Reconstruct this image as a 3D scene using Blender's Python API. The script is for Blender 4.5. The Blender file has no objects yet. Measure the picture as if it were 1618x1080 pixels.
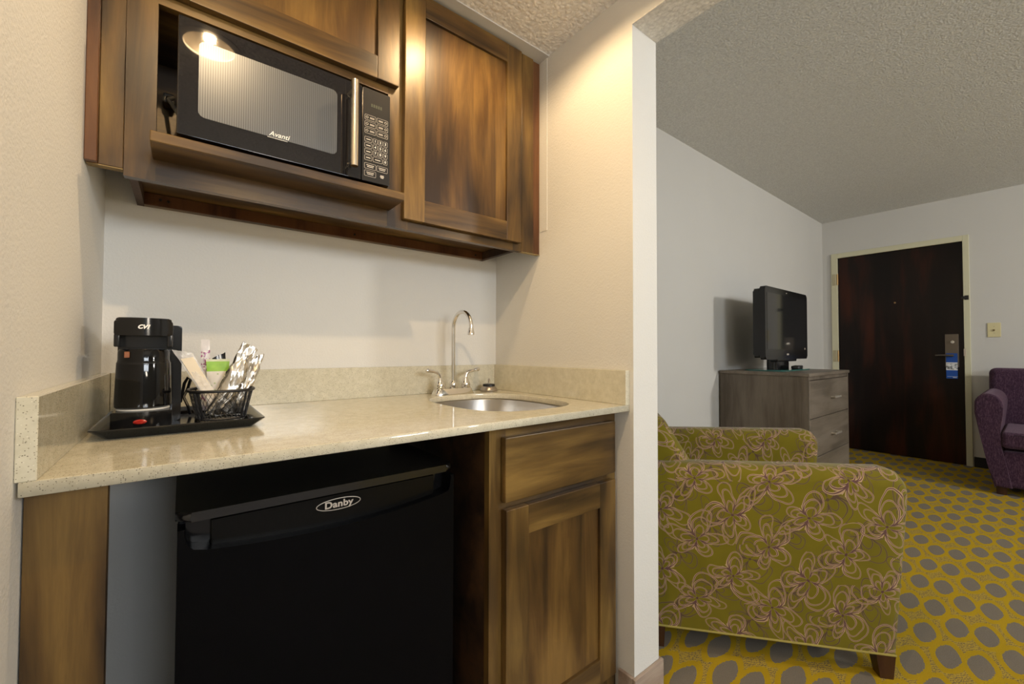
import bpy, bmesh, math, random
from mathutils import Vector, Matrix
random.seed(7)
S = bpy.context.scene
COL = S.collection
PI = math.pi

# ------------------------------------------------------------------ helpers
def link(o): COL.objects.link(o); return o

def tag(o, label=None, cat=None, group=None, kind=None):
    if label: o['label'] = label
    if cat: o['category'] = cat
    if group: o['group'] = group
    if kind: o['kind'] = kind
    return o

def thing(name, loc, label, cat, group=None):
    o = bpy.data.objects.new(name, None); link(o); o.location = loc
    o.empty_display_size = .05
    tag(o, label, cat, group)
    return o

def attach(o, parent):
    if parent is not None:
        o.parent = parent
        if parent.type == 'EMPTY':
            o.matrix_parent_inverse = Matrix.Translation(-Vector(parent.location))
    return o

class MB:
    """collects shapes (world coordinates) and links them as ONE mesh object"""
    def __init__(s): s.bm = bmesh.new(); s.uv = s.bm.loops.layers.uv.new('UVMap'); s.mi = 0; s.wn = False
    def _fin(s, faces, smooth=False):
        for f in faces: f.material_index = s.mi; f.smooth = smooth
    def box(s, x0, x1, y0, y1, z0, z1, bev=0, seg=1, M=None):
        n0 = set(s.bm.faces)
        r = bmesh.ops.create_cube(s.bm, size=1)
        vs = r['verts']
        for v in vs:
            v.co = Vector(((x0+x1)/2+v.co.x*(x1-x0), (y0+y1)/2+v.co.y*(y1-y0), (z0+z1)/2+v.co.z*(z1-z0)))
        if bev > 0:
            s.wn = True
            es = list({e for v in vs for e in v.link_edges})
            bmesh.ops.bevel(s.bm, geom=es, offset=bev, segments=seg, affect='EDGES', profile=.5)
        fs = [f for f in s.bm.faces if f not in n0]
        if M is not None:
            for v in {v for f in fs for v in f.verts}: v.co = M @ v.co
        s._fin(fs, bev > 0 and seg > 1)
        return fs
    def prism(s, pts, axis, a0, a1, bev=0, seg=2, uvscale=True, M=None, smooth=False):
        """pts: closed 2D outline; axis 'x' -> (y,z), 'y' -> (x,z), 'z' -> (x,y)"""
        def mk(p, a):
            return {'x': Vector((a, p[0], p[1])), 'y': Vector((p[0], a, p[1])), 'z': Vector((p[0], p[1], a))}[axis]
        n0 = set(s.bm.faces)
        A = [s.bm.verts.new(mk(p, a0)) for p in pts]; B = [s.bm.verts.new(mk(p, a1)) for p in pts]
        n = len(pts); L = [0]
        for i in range(n): L.append(L[-1]+(Vector(pts[(i+1) % n])-Vector(pts[i])).length)
        side = []
        for i in range(n):
            j = (i+1) % n
            f = s.bm.faces.new((A[i], A[j], B[j], B[i])); side.append(f)
            for lp, c in zip(f.loops, ((a0, L[i]), (a0, L[i+1]), (a1, L[i+1]), (a1, L[i]))): lp[s.uv].uv = c
        c0 = s.bm.faces.new(A); c1 = s.bm.faces.new(B[::-1])
        for f, vs in ((c0, pts), (c1, pts[::-1])):
            for lp, c in zip(f.loops, vs): lp[s.uv].uv = (c[0]+.37, c[1]+.21)
        if bev > 0:
            s.wn = True
            es = list(c0.edges)+list(c1.edges)
            bmesh.ops.bevel(s.bm, geom=es, offset=bev, segments=seg, affect='EDGES', profile=.5, clamp_overlap=True)
        fs = [f for f in s.bm.faces if f not in n0]
        bmesh.ops.recalc_face_normals(s.bm, faces=fs)
        if M is not None:
            for v in {v for f in fs for v in f.verts}: v.co = M @ v.co
        s._fin(fs, smooth or bev > 0)
        return fs
    def tube(s, pts, r, n=10, closed=False, caps=True):
        pts = [Vector(p) for p in pts]
        N = len(pts); rs = r if isinstance(r, (list, tuple)) else [r]*N
        rings = []; up = None
        for i, p in enumerate(pts):
            if closed: t = pts[(i+1) % N]-pts[i-1]
            else: t = pts[min(i+1, N-1)]-pts[max(i-1, 0)]
            t.normalize()
            if up is None: up = t.orthogonal().normalized()
            else:
                up = up-t*up.dot(t)
                up = up.normalized() if up.length > 1e-6 else t.orthogonal().normalized()
            w = t.cross(up)
            rings.append([s.bm.verts.new(p+(up*math.cos(2*PI*k/n)+w*math.sin(2*PI*k/n))*rs[i]) for k in range(n)])
        fs = []
        for i in range(N if closed else N-1):
            a, b = rings[i], rings[(i+1) % N]
            for k in range(n): fs.append(s.bm.faces.new((a[k], a[(k+1) % n], b[(k+1) % n], b[k])))
        if caps and not closed:
            fs.append(s.bm.faces.new(rings[0][::-1])); fs.append(s.bm.faces.new(rings[-1]))
        bmesh.ops.recalc_face_normals(s.bm, faces=fs)
        s._fin(fs, True); return fs
    def lathe(s, prof, c=(0, 0, 0), n=32, sx=1, sy=1, M=None, cap0=True, cap1=True):
        """prof: list of (r,z)"""
        rings = []
        for r, z in prof:
            rings.append([s.bm.verts.new(Vector((c[0]+sx*r*math.cos(2*PI*k/n), c[1]+sy*r*math.sin(2*PI*k/n), c[2]+z))) for k in range(n)])
        fs = []
        for a, b in zip(rings, rings[1:]):
            for k in range(n): fs.append(s.bm.faces.new((a[k], a[(k+1) % n], b[(k+1) % n], b[k])))
        if cap0: fs.append(s.bm.faces.new(rings[0][::-1]))
        if cap1: fs.append(s.bm.faces.new(rings[-1]))
        bmesh.ops.recalc_face_normals(s.bm, faces=fs)
        if M is not None:
            for v in {v for f in fs for v in f.verts}: v.co = M @ v.co
        s._fin(fs, True); return fs
    def loft(s, rings, cap0=True, cap1=True, smooth=True):
        R = [[s.bm.verts.new(Vector(p)) for p in r] for r in rings]; fs = []
        n = len(R[0])
        for a, b in zip(R, R[1:]):
            for k in range(n): fs.append(s.bm.faces.new((a[k], a[(k+1) % n], b[(k+1) % n], b[k])))
        if cap0: fs.append(s.bm.faces.new(R[0][::-1]))
        if cap1: fs.append(s.bm.faces.new(R[-1]))
        bmesh.ops.recalc_face_normals(s.bm, faces=fs)
        s._fin(fs, smooth); return fs
    def build(s, name, mats, parent=None, M=None, sharp=35):
        me = bpy.data.meshes.new(name)
        if M is not None: s.bm.transform(M)
        s.bm.to_mesh(me); s.bm.free()
        for m in (mats if isinstance(mats, (list, tuple)) else [mats]): me.materials.append(m)
        try: me.set_sharp_from_angle(angle=math.radians(sharp))
        except Exception: pass
        o = link(bpy.data.objects.new(name, me)); attach(o, parent)
        if s.wn:
            w_ = o.modifiers.new('weighted_normals', 'WEIGHTED_NORMAL'); w_.keep_sharp = True; w_.weight = 100
        return o

def box(name, m, parent, x0, x1, y0, y1, z0, z1, bev=0, seg=2):
    b = MB(); b.box(x0, x1, y0, y1, z0, z1, bev, seg); return b.build(name, m, parent)

def struct(o): o['kind'] = 'structure'; return o

def rrect(x0, x1, y0, y1, r, n=6):
    out = []
    for cx, cy, a0 in ((x1-r, y1-r, 0), (x0+r, y1-r, 90), (x0+r, y0+r, 180), (x1-r, y0+r, 270)):
        for k in range(n+1):
            a = math.radians(a0+90*k/n); out.append((cx+r*math.cos(a), cy+r*math.sin(a)))
    return out

def superell(cx, cy, a, b, e, n=64):
    out = []
    for k in range(n):
        t = 2*PI*k/n; c, s_ = math.cos(t), math.sin(t)
        out.append((cx+a*math.copysign(abs(c)**(2/e), c), cy+b*math.copysign(abs(s_)**(2/e), s_)))
    return out

def slab_with_hole(name, outer, inner, z0, z1, m, parent=None, bev=0):
    """flat plate in xy with holes, as a mesh"""
    cu = bpy.data.curves.new(name, 'CURVE'); cu.dimensions = '2D'; cu.fill_mode = 'BOTH'
    for ring in [outer]+inner:
        sp = cu.splines.new('POLY'); sp.points.add(len(ring)-1); sp.use_cyclic_u = True
        for p, q in zip(sp.points, ring): p.co = (q[0], q[1], 0, 1)
    cu.extrude = (z1-z0)/2-bev; cu.bevel_depth = bev; cu.bevel_resolution = 1; cu.offset = -bev if bev else 0
    t = bpy.data.objects.new('tmp', cu); link(t)
    dg = bpy.context.evaluated_depsgraph_get()
    me = bpy.data.meshes.new_from_object(t.evaluated_get(dg)); me.name = name
    bpy.data.objects.remove(t); bpy.data.curves.remove(cu)
    me.transform(Matrix.Translation((0, 0, (z0+z1)/2)))
    me.materials.clear(); me.materials.append(m)
    o = link(bpy.data.objects.new(name, me)); attach(o, parent); return o

def text(name, body, m, parent, M, size, shear=0, off=0, ext=.0003, spacing=1, align='CENTER'):
    cu = bpy.data.curves.new(name, 'FONT'); cu.body = body; cu.size = size; cu.shear = shear
    cu.offset = off; cu.extrude = ext; cu.space_character = spacing; cu.align_x = align; cu.align_y = 'CENTER'
    t = bpy.data.objects.new('tmp', cu); link(t)
    dg = bpy.context.evaluated_depsgraph_get()
    me = bpy.data.meshes.new_from_object(t.evaluated_get(dg)); me.name = name
    bpy.data.objects.remove(t); bpy.data.curves.remove(cu)
    me.transform(M); me.materials.clear(); me.materials.append(m)
    o = link(bpy.data.objects.new(name, me)); attach(o, parent); return o

def front(x, y, z):            # text plane facing -y
    return Matrix.Translation((x, y, z)) @ Matrix.Rotation(PI/2, 4, 'X')

# ------------------------------------------------------------------ node helpers
class G:
    """tiny expression builder over math nodes"""
    def __init__(s, nt, sock): s.nt, s.s = nt, sock
    def _m(s, op, *a):
        n = s.nt.nodes.new('ShaderNodeMath'); n.operation = op
        for i, v in enumerate((s,)+a):
            if isinstance(v, G): s.nt.links.new(v.s, n.inputs[i])
            else: n.inputs[i].default_value = v
        return G(s.nt, n.outputs[0])
    def __add__(s, o): return s._m('ADD', o)
    def __sub__(s, o): return s._m('SUBTRACT', o)
    def __mul__(s, o): return s._m('MULTIPLY', o)
    def __truediv__(s, o): return s._m('DIVIDE', o)
    def pw(s, o): return s._m('POWER', o)
    def ab(s): return s._m('ABSOLUTE')
    def fr(s): return s._m('FRACT')
    def fl(s): return s._m('FLOOR')
    def mx(s, o): return s._m('MAXIMUM', o)
    def mn(s, o): return s._m('MINIMUM', o)
    def lt(s, o): return s._m('LESS_THAN', o)
    def gt(s, o): return s._m('GREATER_THAN', o)
    def cos(s): return s._m('COSINE')
    def sin(s): return s._m('SINE')
    def sqrt(s): return s._m('SQRT')
    def atan2(s, o): return s._m('ARCTAN2', o)
    def step(s, lo, hi):
        n = s.nt.nodes.new('ShaderNodeMapRange'); n.clamp = True
        s.nt.links.new(s.s, n.inputs[0]); n.inputs[1].default_value = lo; n.inputs[2].default_value = hi
        return G(s.nt, n.outputs[0])

def new_mat(name, rough=.5, metal=0, color=(.8, .8, .8), spec=.5, coat=0, coat_rough=.05, trans=0, ior=1.45, alpha=1):
    m = bpy.data.materials.new(name); m.use_nodes = True
    nt = m.node_tree; b = nt.nodes['Principled BSDF']
    b.inputs['Base Color'].default_value = (*color, 1)
    b.inputs['Roughness'].default_value = rough; b.inputs['Metallic'].default_value = metal
    b.inputs['Specular IOR Level'].default_value = spec
    b.inputs['Coat Weight'].default_value = coat; b.inputs['Coat Roughness'].default_value = coat_rough
    b.inputs['Transmission Weight'].default_value = trans; b.inputs['IOR'].default_value = ior
    b.inputs['Alpha'].default_value = alpha
    return m, nt, b

def coord(nt, kind='Object', scale=(1, 1, 1), rot=(0, 0, 0), loc=(0, 0, 0)):
    tc = nt.nodes.new('ShaderNodeTexCoord'); mp = nt.nodes.new('ShaderNodeMapping')
    mp.inputs['Scale'].default_value = scale; mp.inputs['Rotation'].default_value = rot; mp.inputs['Location'].default_value = loc
    nt.links.new(tc.outputs[kind], mp.inputs[0]); return mp.outputs[0]

def noise(nt, vec, scale, detail=3, rough=.5, dist=0):
    n = nt.nodes.new('ShaderNodeTexNoise'); n.inputs['Scale'].default_value = scale
    n.inputs['Detail'].default_value = detail; n.inputs['Roughness'].default_value = rough
    n.inputs['Distortion'].default_value = dist
    nt.links.new(vec, n.inputs['Vector']); return n.outputs[0]

def voro(nt, vec, scale, feature='F1', out='Distance', rnd=1):
    n = nt.nodes.new('ShaderNodeTexVoronoi'); n.feature = feature; n.inputs['Scale'].default_value = scale
    n.inputs['Randomness'].default_value = rnd
    nt.links.new(vec, n.inputs['Vector']); return n.outputs[out]

def ramp(nt, fac, stops, interp='LINEAR'):
    n = nt.nodes.new('ShaderNodeValToRGB'); cr = n.color_ramp; cr.interpolation = interp
    while len(cr.elements) < len(stops): cr.elements.new(.5)
    for e, (p, c) in zip(cr.elements, stops): e.position = p; e.color = (*c, 1)
    nt.links.new(fac.s if isinstance(fac, G) else fac, n.inputs[0]); return n.outputs[0]

def mix(nt, fac, a, b, mode='MIX'):
    n = nt.nodes.new('ShaderNodeMix'); n.data_type = 'RGBA'; n.blend_type = mode
    for i, v in ((0, fac), (6, a), (7, b)):
        if isinstance(v, G): nt.links.new(v.s, n.inputs[i])
        elif hasattr(v, 'is_output'): nt.links.new(v, n.inputs[i])
        elif isinstance(v, tuple): n.inputs[i].default_value = (*v, 1)
        else: n.inputs[i].default_value = v
    return n.outputs[2]

def bump(nt, b, h, strength=.3, dist=.002):
    n = nt.nodes.new('ShaderNodeBump'); n.inputs['Strength'].default_value = strength; n.inputs['Distance'].default_value = dist
    nt.links.new(h.s if isinstance(h, G) else h, n.inputs['Height']); nt.links.new(n.outputs[0], b.inputs['Normal'])

def plain(name, color, rough=.5, metal=0, **k): return new_mat(name, rough, metal, color, **k)[0]

def lin(r, g, b):
    f = lambda c: (c/255/12.92) if c/255 <= .04045 else ((c/255+.055)/1.055)**2.4
    return (f(r), f(g), f(b))

# ------------------------------------------------------------------ materials
def wall_mat(name, col, sc=170, st=.35):
    m, nt, b = new_mat(name, .75, 0, col, .3)
    v = coord(nt); h = noise(nt, v, sc, 3, .55)
    c = noise(nt, v, 3, 2)
    nt.links.new(mix(nt, .05, col, c, 'MULTIPLY'), b.inputs['Base Color'])
    bump(nt, b, h, st, .003); return m
M_WALL = wall_mat('wall_paint', (.72, .712, .68))
M_WALL2 = wall_mat('wall_paint_smooth', (.58, .572, .55), 90, .12)

def popcorn(name, col, sc, st=1, d=.012):
    m, nt, b = new_mat(name, .95, 0, col, .1)
    v = coord(nt)
    w = noise(nt, v, sc*.7, 3, .6)
    f = G(nt, voro(nt, v, sc)); n2 = G(nt, noise(nt, v, sc*1.6, 4, .65))
    h = (G(nt, w)*.8+n2*.7-f*.6)
    bump(nt, b, h, st, d)
    cc = G(nt, ramp(nt, h, [(.25, (.80, .80, .80)), (.75, (1, 1, 1))])) 
    nt.links.new(mix(nt, 1.0, col, cc.s, 'MULTIPLY'), b.inputs['Base Color'])
    return m
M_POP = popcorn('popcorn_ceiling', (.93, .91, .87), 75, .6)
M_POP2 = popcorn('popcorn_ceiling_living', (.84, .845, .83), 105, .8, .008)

def wood(name, dark, mid, light, axis='z', rough=.33, scale=1.0, blotch=1.0, coat=.12):
    m, nt, b = new_mat(name, rough, 0, mid, .4, coat, .32)
    sc = {'z': (9, 9, .9), 'x': (.9, 9, 9), 'y': (9, .9, 9)}[axis]
    v = coord(nt, 'Object', tuple(a*scale for a in sc)); v2 = coord(nt, 'Object', {'z': (1.15, 1.15, .34), 'x': (.34, 1.15, 1.15), 'y': (1.15, .34, 1.15)}[axis])
    g = noise(nt, v, 2.2, 5, .6, .6)
    fine = noise(nt, coord(nt, 'Object', tuple(a*scale*6 for a in sc)), 3.5, 3, .6)
    bl = noise(nt, v2, 6.5*blotch, 2, .5)
    x = G(nt, g)*.40+G(nt, bl)*.60
    c = ramp(nt, x, [(.395, dark), (.495, mid), (.62, light)])
    c = mix(nt, .22, c, ramp(nt, fine, [(.3, (.45, .45, .45)), (.7, (1, 1, 1))]), 'MULTIPLY')
    nt.links.new(c, b.inputs['Base Color'])
    bump(nt, b, fine, .08, .001)
    return m
DK, MD, LT = (.030, .017, .0075), (.098, .054, .016), (.225, .135, .038)
M_WOOD = wood('stained_maple_upright', DK, MD, LT, 'z')
M_WOODX = wood('stained_maple_level', DK, MD, LT, 'x')
M_WOODP = wood('stained_maple_panel', (.028, .015, .007), (.092, .047, .014), (.215, .120, .032), 'z', blotch=.8)
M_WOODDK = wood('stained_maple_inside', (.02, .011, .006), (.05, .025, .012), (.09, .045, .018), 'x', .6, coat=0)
M_WOODRED = wood('stained_maple_reddish', (.04, .015, .007), (.11, .045, .018), (.17, .075, .028), 'z')
M_RAW = wood('raw_wood_edge', (.22, .15, .06), (.34, .25, .11), (.45, .34, .17), 'x', .7, coat=0)
M_DRESS = wood('greyed_oak', (.10, .082, .062), (.145, .120, .094), (.19, .16, .128), 'x', .45, 1.6, coat=.1)
M_DRESSZ = wood('greyed_oak_side', (.085, .068, .050), (.125, .102, .078), (.16, .133, .104), 'z', .45, 1.6, coat=.1)
M_BASEB = wood('wood_look_baseboard', (.20, .14, .11), (.34, .26, .21), (.50, .41, .34), 'x', .5, 1.2, coat=0)
M_DOOR = wood('dark_mahogany', (.004, .002, .0018), (.009, .004, .003), (.045, .010, .004), 'z', .32, .5, .5, coat=.15)
M_DOOR.node_tree.nodes['Principled BSDF'].inputs['Specular IOR Level'].default_value = .22
M_LEG = wood('dark_brown_leg', (.02, .008, .004), (.045, .016, .008), (.07, .03, .013), 'z', .35)

def quartz():
    m, nt, b = new_mat('speckled_quartz', .12, 0, (.5, .45, .34), .5, .2, .04)
    v = coord(nt)
    base = ramp(nt, noise(nt, v, 55, 3, .6), [(.3, lin(196, 191, 170)), (.7, lin(212, 207, 188))])
    def specks(sc, keep, col, base):
        n = nt.nodes.new('ShaderNodeTexVoronoi'); n.inputs['Scale'].default_value = sc
        nt.links.new(v, n.inputs['Vector'])
        sp = nt.nodes.new('ShaderNodeSeparateColor'); nt.links.new(n.outputs['Color'], sp.inputs[0])
        r = G(nt, sp.outputs[0]); d = G(nt, n.outputs['Distance'])
        k = r.lt(keep)*(d.lt(.30))
        return mix(nt, k*.8, base, col)
    c = specks(430, .30, lin(138, 130, 110), base)
    c = specks(380, .10, lin(222, 218, 202), c)
    c = specks(460, .13, lin(82, 76, 64), c)
    nt.links.new(c, b.inputs['Base Color']); return m
M_QUARTZ = quartz()

M_CHROME = plain('chrome', (.80, .78, .75), .09, 1)
def brushed():
    m, nt, b = new_mat('brushed_steel', .28, 1, (.62, .59, .55))
    n = noise(nt, coord(nt, 'Object', (2, 200, 2)), 3, 2)
    bump(nt, b, n, .05, .001); return m
M_STEEL = brushed()
M_NICKEL = plain('satin_nickel', (.62, .56, .47), .25, 1)
M_RECESS = plain('black_recess_plastic', (.004, .0038, .0035), .2, 0, spec=.2)
M_PULL = plain('pale_metal_pull', (.75, .72, .66), .38, .85)
M_BLACK = plain('black_gloss_plastic', (.0055, .0055, .006), .13, 0, spec=.5)
M_BLACKM = plain('black_matt_plastic', (.010, .010, .011), .45, 0)
def textured_black():
    m, nt, b = new_mat('black_grained_enamel', .30, 0, (.0022, .0022, .0026), .09)
    bump(nt, b, noise(nt, coord(nt), 900, 2), .25, .0006); return m
M_FRIDGE = textured_black()
M_MWGLASS = plain('black_door_glass', (.008, .008, .010), .03, 0, spec=.5)
M_LID = plain('black_satin_plastic', (.005, .005, .0055), .2, 0, spec=.9)
def mwwin():
    m, nt, b = new_mat('perforated_oven_screen', .30, .35, (.1, .1, .11), .5, 1, .015)
    v = coord(nt)
    sp = nt.nodes.new('ShaderNodeSeparateXYZ'); nt.links.new(v, sp.inputs[0])
    x, z = G(nt, sp.outputs[0]), G(nt, sp.outputs[2])
    st = ((x*(2*PI/.0042)).sin()*.5+.5)*.7+((z*(2*PI/.0032)).sin()*.5+.5)*.3
    nt.links.new(ramp(nt, st, [(.2, (.055, .062, .072)), (.8, (.115, .125, .142))]), b.inputs['Base Color']); return m
M_MWWIN = mwwin()
M_PANEL = plain('charcoal_key_panel', (.016, .0155, .0155), .5, spec=.2)
M_WHITE = plain('white_print', (.80, .80, .78), .5)
M_PRINT = plain('pale_key_print', (.55, .52, .47), .5)
M_DIMGREEN = plain('dim_display_print', (.045, .055, .035), .4)
M_SILVERP = plain('silver_badge_print', (.62, .56, .50), .3, .4)
M_RED = plain('red_switch_plastic', (.35, .02, .012), .15, coat=.5)
M_ORANGE = plain('rust_sticker', (.24, .08, .025), .4)
M_RINGW = plain('white_enamel_ring', (.72, .69, .63), .3)
M_GLASSBLK = plain('smoked_carafe', (.003, .003, .0035), .06, 0, spec=.4)
M_CREAMTRIM = wall_mat('cream_enamel_trim', (.60, .58, .42), 40, .03)
M_CREAMPL = plain('cream_switch_plastic', (.62, .56, .33), .35)
M_BRASS = plain('aged_brass', (.42, .27, .12), .35, .9)
M_HINGE = plain('tan_painted_hinge', (.42, .37, .24), .5)
M_DARKMET = plain('dark_bronze', (.16, .135, .11), .38, .8)
M_BLUE = plain('blue_card', lin(15, 70, 150), .4)
M_PHOTO = None
def photocard():
    m, nt, b = new_mat('grey_photo_print', .4, 0)
    v = coord(nt, 'Object', (1, 40, 40))
    nt.links.new(ramp(nt, noise(nt, v, 1.3, 2), [(.35, (.05, .05, .055)), (.5, (.42, .43, .45)), (.65, (.75, .75, .75))]), b.inputs['Base Color'])
    return m
M_PHOTO = photocard()
M_SCREEN = plain('dark_lcd_screen', (.014, .014, .015), .06, 0, spec=.7)
M_TEAL = new_mat('green_tinted_glass', .05, 0, (.05, .25, .22), .6, trans=.5)[0]
M_RUBBER = plain('black_rubber_base', (.012, .012, .013), .6)
M_PLANK = wood('vinyl_plank_floor', (.13, .10, .08), (.21, .17, .14), (.30, .25, .2), 'x', .5, coat=0)
M_GLOW = None
def glow():
    m, nt, b = new_mat('lamp_glass', .4, 0, (1, .9, .75))
    b.inputs['Emission Color'].default_value = (1, .78, .5, 1); b.inputs['Emission Strength'].default_value = 8
    return m
M_GLOW = glow()
M_CANREF = plain('aluminium_can_reflector', (.55, .5, .43), .28, .9)
M_WTRIM = plain('white_trim_ring', (.75, .73, .68), .5)

def purple():
    m, nt, b = new_mat('plum_chenille', .9, 0, (.1, .05, .09), .2)
    b.inputs['Sheen Weight'].default_value = .2; b.inputs['Sheen Roughness'].default_value = .5
    b.inputs['Sheen Tint'].default_value = (.8, .6, .75, 1)
    n = noise(nt, coord(nt, 'Object', (150, 150, 45)), 1, 4, .7)
    n2 = noise(nt, coord(nt, 'Object', (420, 420, 160)), 1, 2, .7)
    x = G(nt, n)*.6+G(nt, n2)*.4
    nt.links.new(ramp(nt, x, [(.32, (.012, .005, .012)), (.5, (.046, .021, .042)), (.72, (.15, .085, .125))]), b.inputs['Base Color'])
    bump(nt, b, n2, .5, .003); return m
M_PURPLE = purple()

def floral():
    m, nt, b = new_mat('olive_floral_upholstery', .85, 0, (.3, .25, .02), .2)
    b.inputs['Sheen Weight'].default_value = .15; b.inputs['Sheen Roughness'].default_value = .5
    tc = nt.nodes.new('ShaderNodeTexCoord')
    uv = tc.outputs['UV']
    nz = nt.nodes.new('ShaderNodeTexNoise'); nz.inputs['Scale'].default_value = 10; nz.inputs['Detail'].default_value = 1.5
    nt.links.new(uv, nz.inputs['Vector'])
    sn = nt.nodes.new('ShaderNodeSeparateColor'); nt.links.new(nz.outputs['Color'], sn.inputs[0])
    sp = nt.nodes.new('ShaderNodeSeparateXYZ'); nt.links.new(uv, sp.inputs[0])
    ux = G(nt, sp.outputs[0])+(G(nt, sn.outputs[0])-.5)*.050
    uy = G(nt, sp.outputs[1])+(G(nt, sn.outputs[1])-.5)*.050
    LX, LY = .226, .202
    base = mix(nt, G(nt, noise(nt, uv, 9, 2)), (.115, .095, .003), (.175, .145, .005))
    cur = base
    def lattice(ox, oy, R0, pale, cur, n, seed):
        a = (ux-ox)/LX; c = (uy-oy)/LY
        ia = a.fl(); ic = c.fl()
        dx = (a-ia-.5)*LX; dy = (c-ic-.5)*LY
        rnd = ((ia*12.9898+ic*78.233+seed).sin()*43758.5453).fr()
        r = (dx*dx+dy*dy).sqrt()+.0001; th0 = dy.atan2(dx)+rnd*6.283
        th = th0+(th0*2+rnd*20).sin()*.22
        ang = th*(n/2)
        ca = ang.cos().ab()+.0005; ta = ang.sin()/ca
        kk = (ang/PI+.5).fl()
        lob = ((kk*17.13+rnd*31.7+seed).sin()*4375.85).fr()*.42+.62
        p = .72
        R = ca.pw(p)*lob*R0
        sl = ((ta*(p*n/2)).pw(2)+1).sqrt()
        line = None; core = None
        for g0 in (1.0, .76, .45):
            F = (r-R*g0).ab(); d = F/sl
            ok = F.lt(.022)
            l = d.lt(.0021)*ok; k = d.lt(.0008)*ok
            line = l if line is None else line.mx(l); core = k if core is None else core.mx(k)
        core = core.mx(r.lt(.0042))
        cur = mix(nt, line*(.80 if pale else .5), cur, (.46, .31, .20) if pale else (.16, .11, .055))
        cur = mix(nt, core*.9, cur, (.075, .028, .040) if pale else (.075, .042, .032))
        return cur
    cur = lattice(LX*.25, LY*.27, .088, False, cur, 5, 1.3)
    cur = lattice(LX*.76, LY*.78, .085, False, cur, 4, 7.7)
    cur = lattice(.0, .0, .104, True, cur, 5, 0)
    cur = lattice(LX*.5, LY*.47, .104, True, cur, 5, 4.1)
    nt.links.new(cur, b.inputs['Base Color'])
    bump(nt, b, noise(nt, uv, 900, 2), .2, .001)
    return m
M_FLORAL = floral()
M_PIPING = plain('olive_piping', (.30, .25, .06), .8)

def carpet():
    m, nt, b = new_mat('gold_and_grey_patterned_carpet', .95, 0, (.3, .24, .03), .1)
    v = coord(nt)
    sp = nt.nodes.new('ShaderNodeSeparateXYZ'); nt.links.new(v, sp.inputs[0])
    wob = nt.nodes.new('ShaderNodeTexNoise'); wob.inputs['Scale'].default_value = 130; wob.inputs['Detail'].default_value = 1
    nt.links.new(v, wob.inputs['Vector']); wb = (G(nt, wob.outputs[0])-.5)*.010
    X, Y = G(nt, sp.outputs[0])+wb, G(nt, sp.outputs[1])+wb
    ax, bx, by = .236, .143, .143
    def dist(ox, oy):
        px = X-ox; py = Y-oy
        vv = py/(-by); uu = (px-vv*bx)/ax
        fv = (vv+.5).fr()-.5; fu = (uu+.5).fr()-.5
        dx = fu*ax+fv*bx; dy = fv*(-by)
        dy2 = dy-dx*.06
        return ((dx.ab()/.078).pw(1.6)+(dy2.ab()/.0305).pw(1.6)).pw(1/1.6)
    d = dist(2.0630, -1.1418).mn(dist(2.1910, -1.2120))
    grain = noise(nt, v, 420, 2, .7)
    gold = mix(nt, G(nt, grain), lin(156, 128, 14), lin(192, 162, 42))
    grey = mix(nt, G(nt, grain), lin(98, 90, 80), lin(142, 134, 122))
    hx = (((X*.8+Y*1.3)*560).sin()).gt(.05)
    hy = G(nt, noise(nt, v, 300, 1)).gt(.45)
    hatch = mix(nt, hx*hy, lin(178, 152, 62), lin(112, 98, 74))
    c = mix(nt, d.gt(1.48), gold, hatch)
    c = mix(nt, d.lt(1.0), c, grey)
    nt.links.new(c, b.inputs['Base Color'])
    bump(nt, b, grain, .6, .004); return m
M_CARPET = carpet()

def foil():
    m, nt, b = new_mat('crinkled_silver_foil', .27, 1, (.66, .63, .58))
    v = coord(nt)
    bump(nt, b, G(nt, voro(nt, v, 34))+G(nt, noise(nt, v, 40, 1))*.4, .6, .006); return m
M_FOIL = foil()
def clearwrap():
    m, nt, b = new_mat('clear_plastic_wrap', .15, 0, (.85, .85, .86), .6)
    b.inputs['Alpha'].default_value = .33
    bump(nt, b, voro(nt, coord(nt), 110), .6, .003); return m
M_CLEAR = clearwrap()
M_NAPKIN = plain('cream_paper', (.80, .71, .56), .8)
def teapack():
    m, nt, b = new_mat('green_and_white_packet', .45, 0)
    v = coord(nt); sp = nt.nodes.new('ShaderNodeSeparateXYZ'); nt.links.new(v, sp.inputs[0])
    z = G(nt, sp.outputs[2])
    spots = G(nt, voro(nt, v, 130)).lt(.26)
    low = mix(nt, spots*.7, (.72, .68, .62), (.30, .42, .14))
    c = mix(nt, z.gt(.974), low, mix(nt, G(nt, noise(nt, v, 60, 2)), (.17, .40, .02), (.36, .62, .08)))
    c = mix(nt, z.gt(.9965), c, (.62, .66, .48))
    nt.links.new(c, b.inputs['Base Color']); return m
M_TEA = teapack()
def stirpack():
    m, nt, b = new_mat('printed_clear_sachet', .2, 0, (.8, .78, .8))
    v = coord(nt); sp = nt.nodes.new('ShaderNodeSeparateXYZ'); nt.links.new(v, sp.inputs[0])
    z = G(nt, sp.outputs[2])
    pr = G(nt, noise(nt, v, 160, 1)).gt(.55)*z.lt(1.022)
    nt.links.new(mix(nt, pr, (.82, .78, .80), (.30, .06, .20)), b.inputs['Base Color'])
    nt.links.new((pr*.4+.42).s, b.inputs['Alpha']); return m
M_STIR = stirpack()

# ------------------------------------------------------------------ measures (metres; back wall of the kitchen nook is y=0)
W, T = 1.19, .123                 # nook width, partition thickness
DC, HC = .669, .8643              # counter depth and height
ZC, ZL = 2.10, 2.442              # nook ceiling, living room ceiling
YP, ZH = -.682, 1.9935            # partition front end, header underside
XD, YT = 5.718, .07               # entrance door wall, television wall
YS = -4.9                         # wall behind the photographer
CAM = Vector((.1536, -1.4218, 1.0222))

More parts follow.
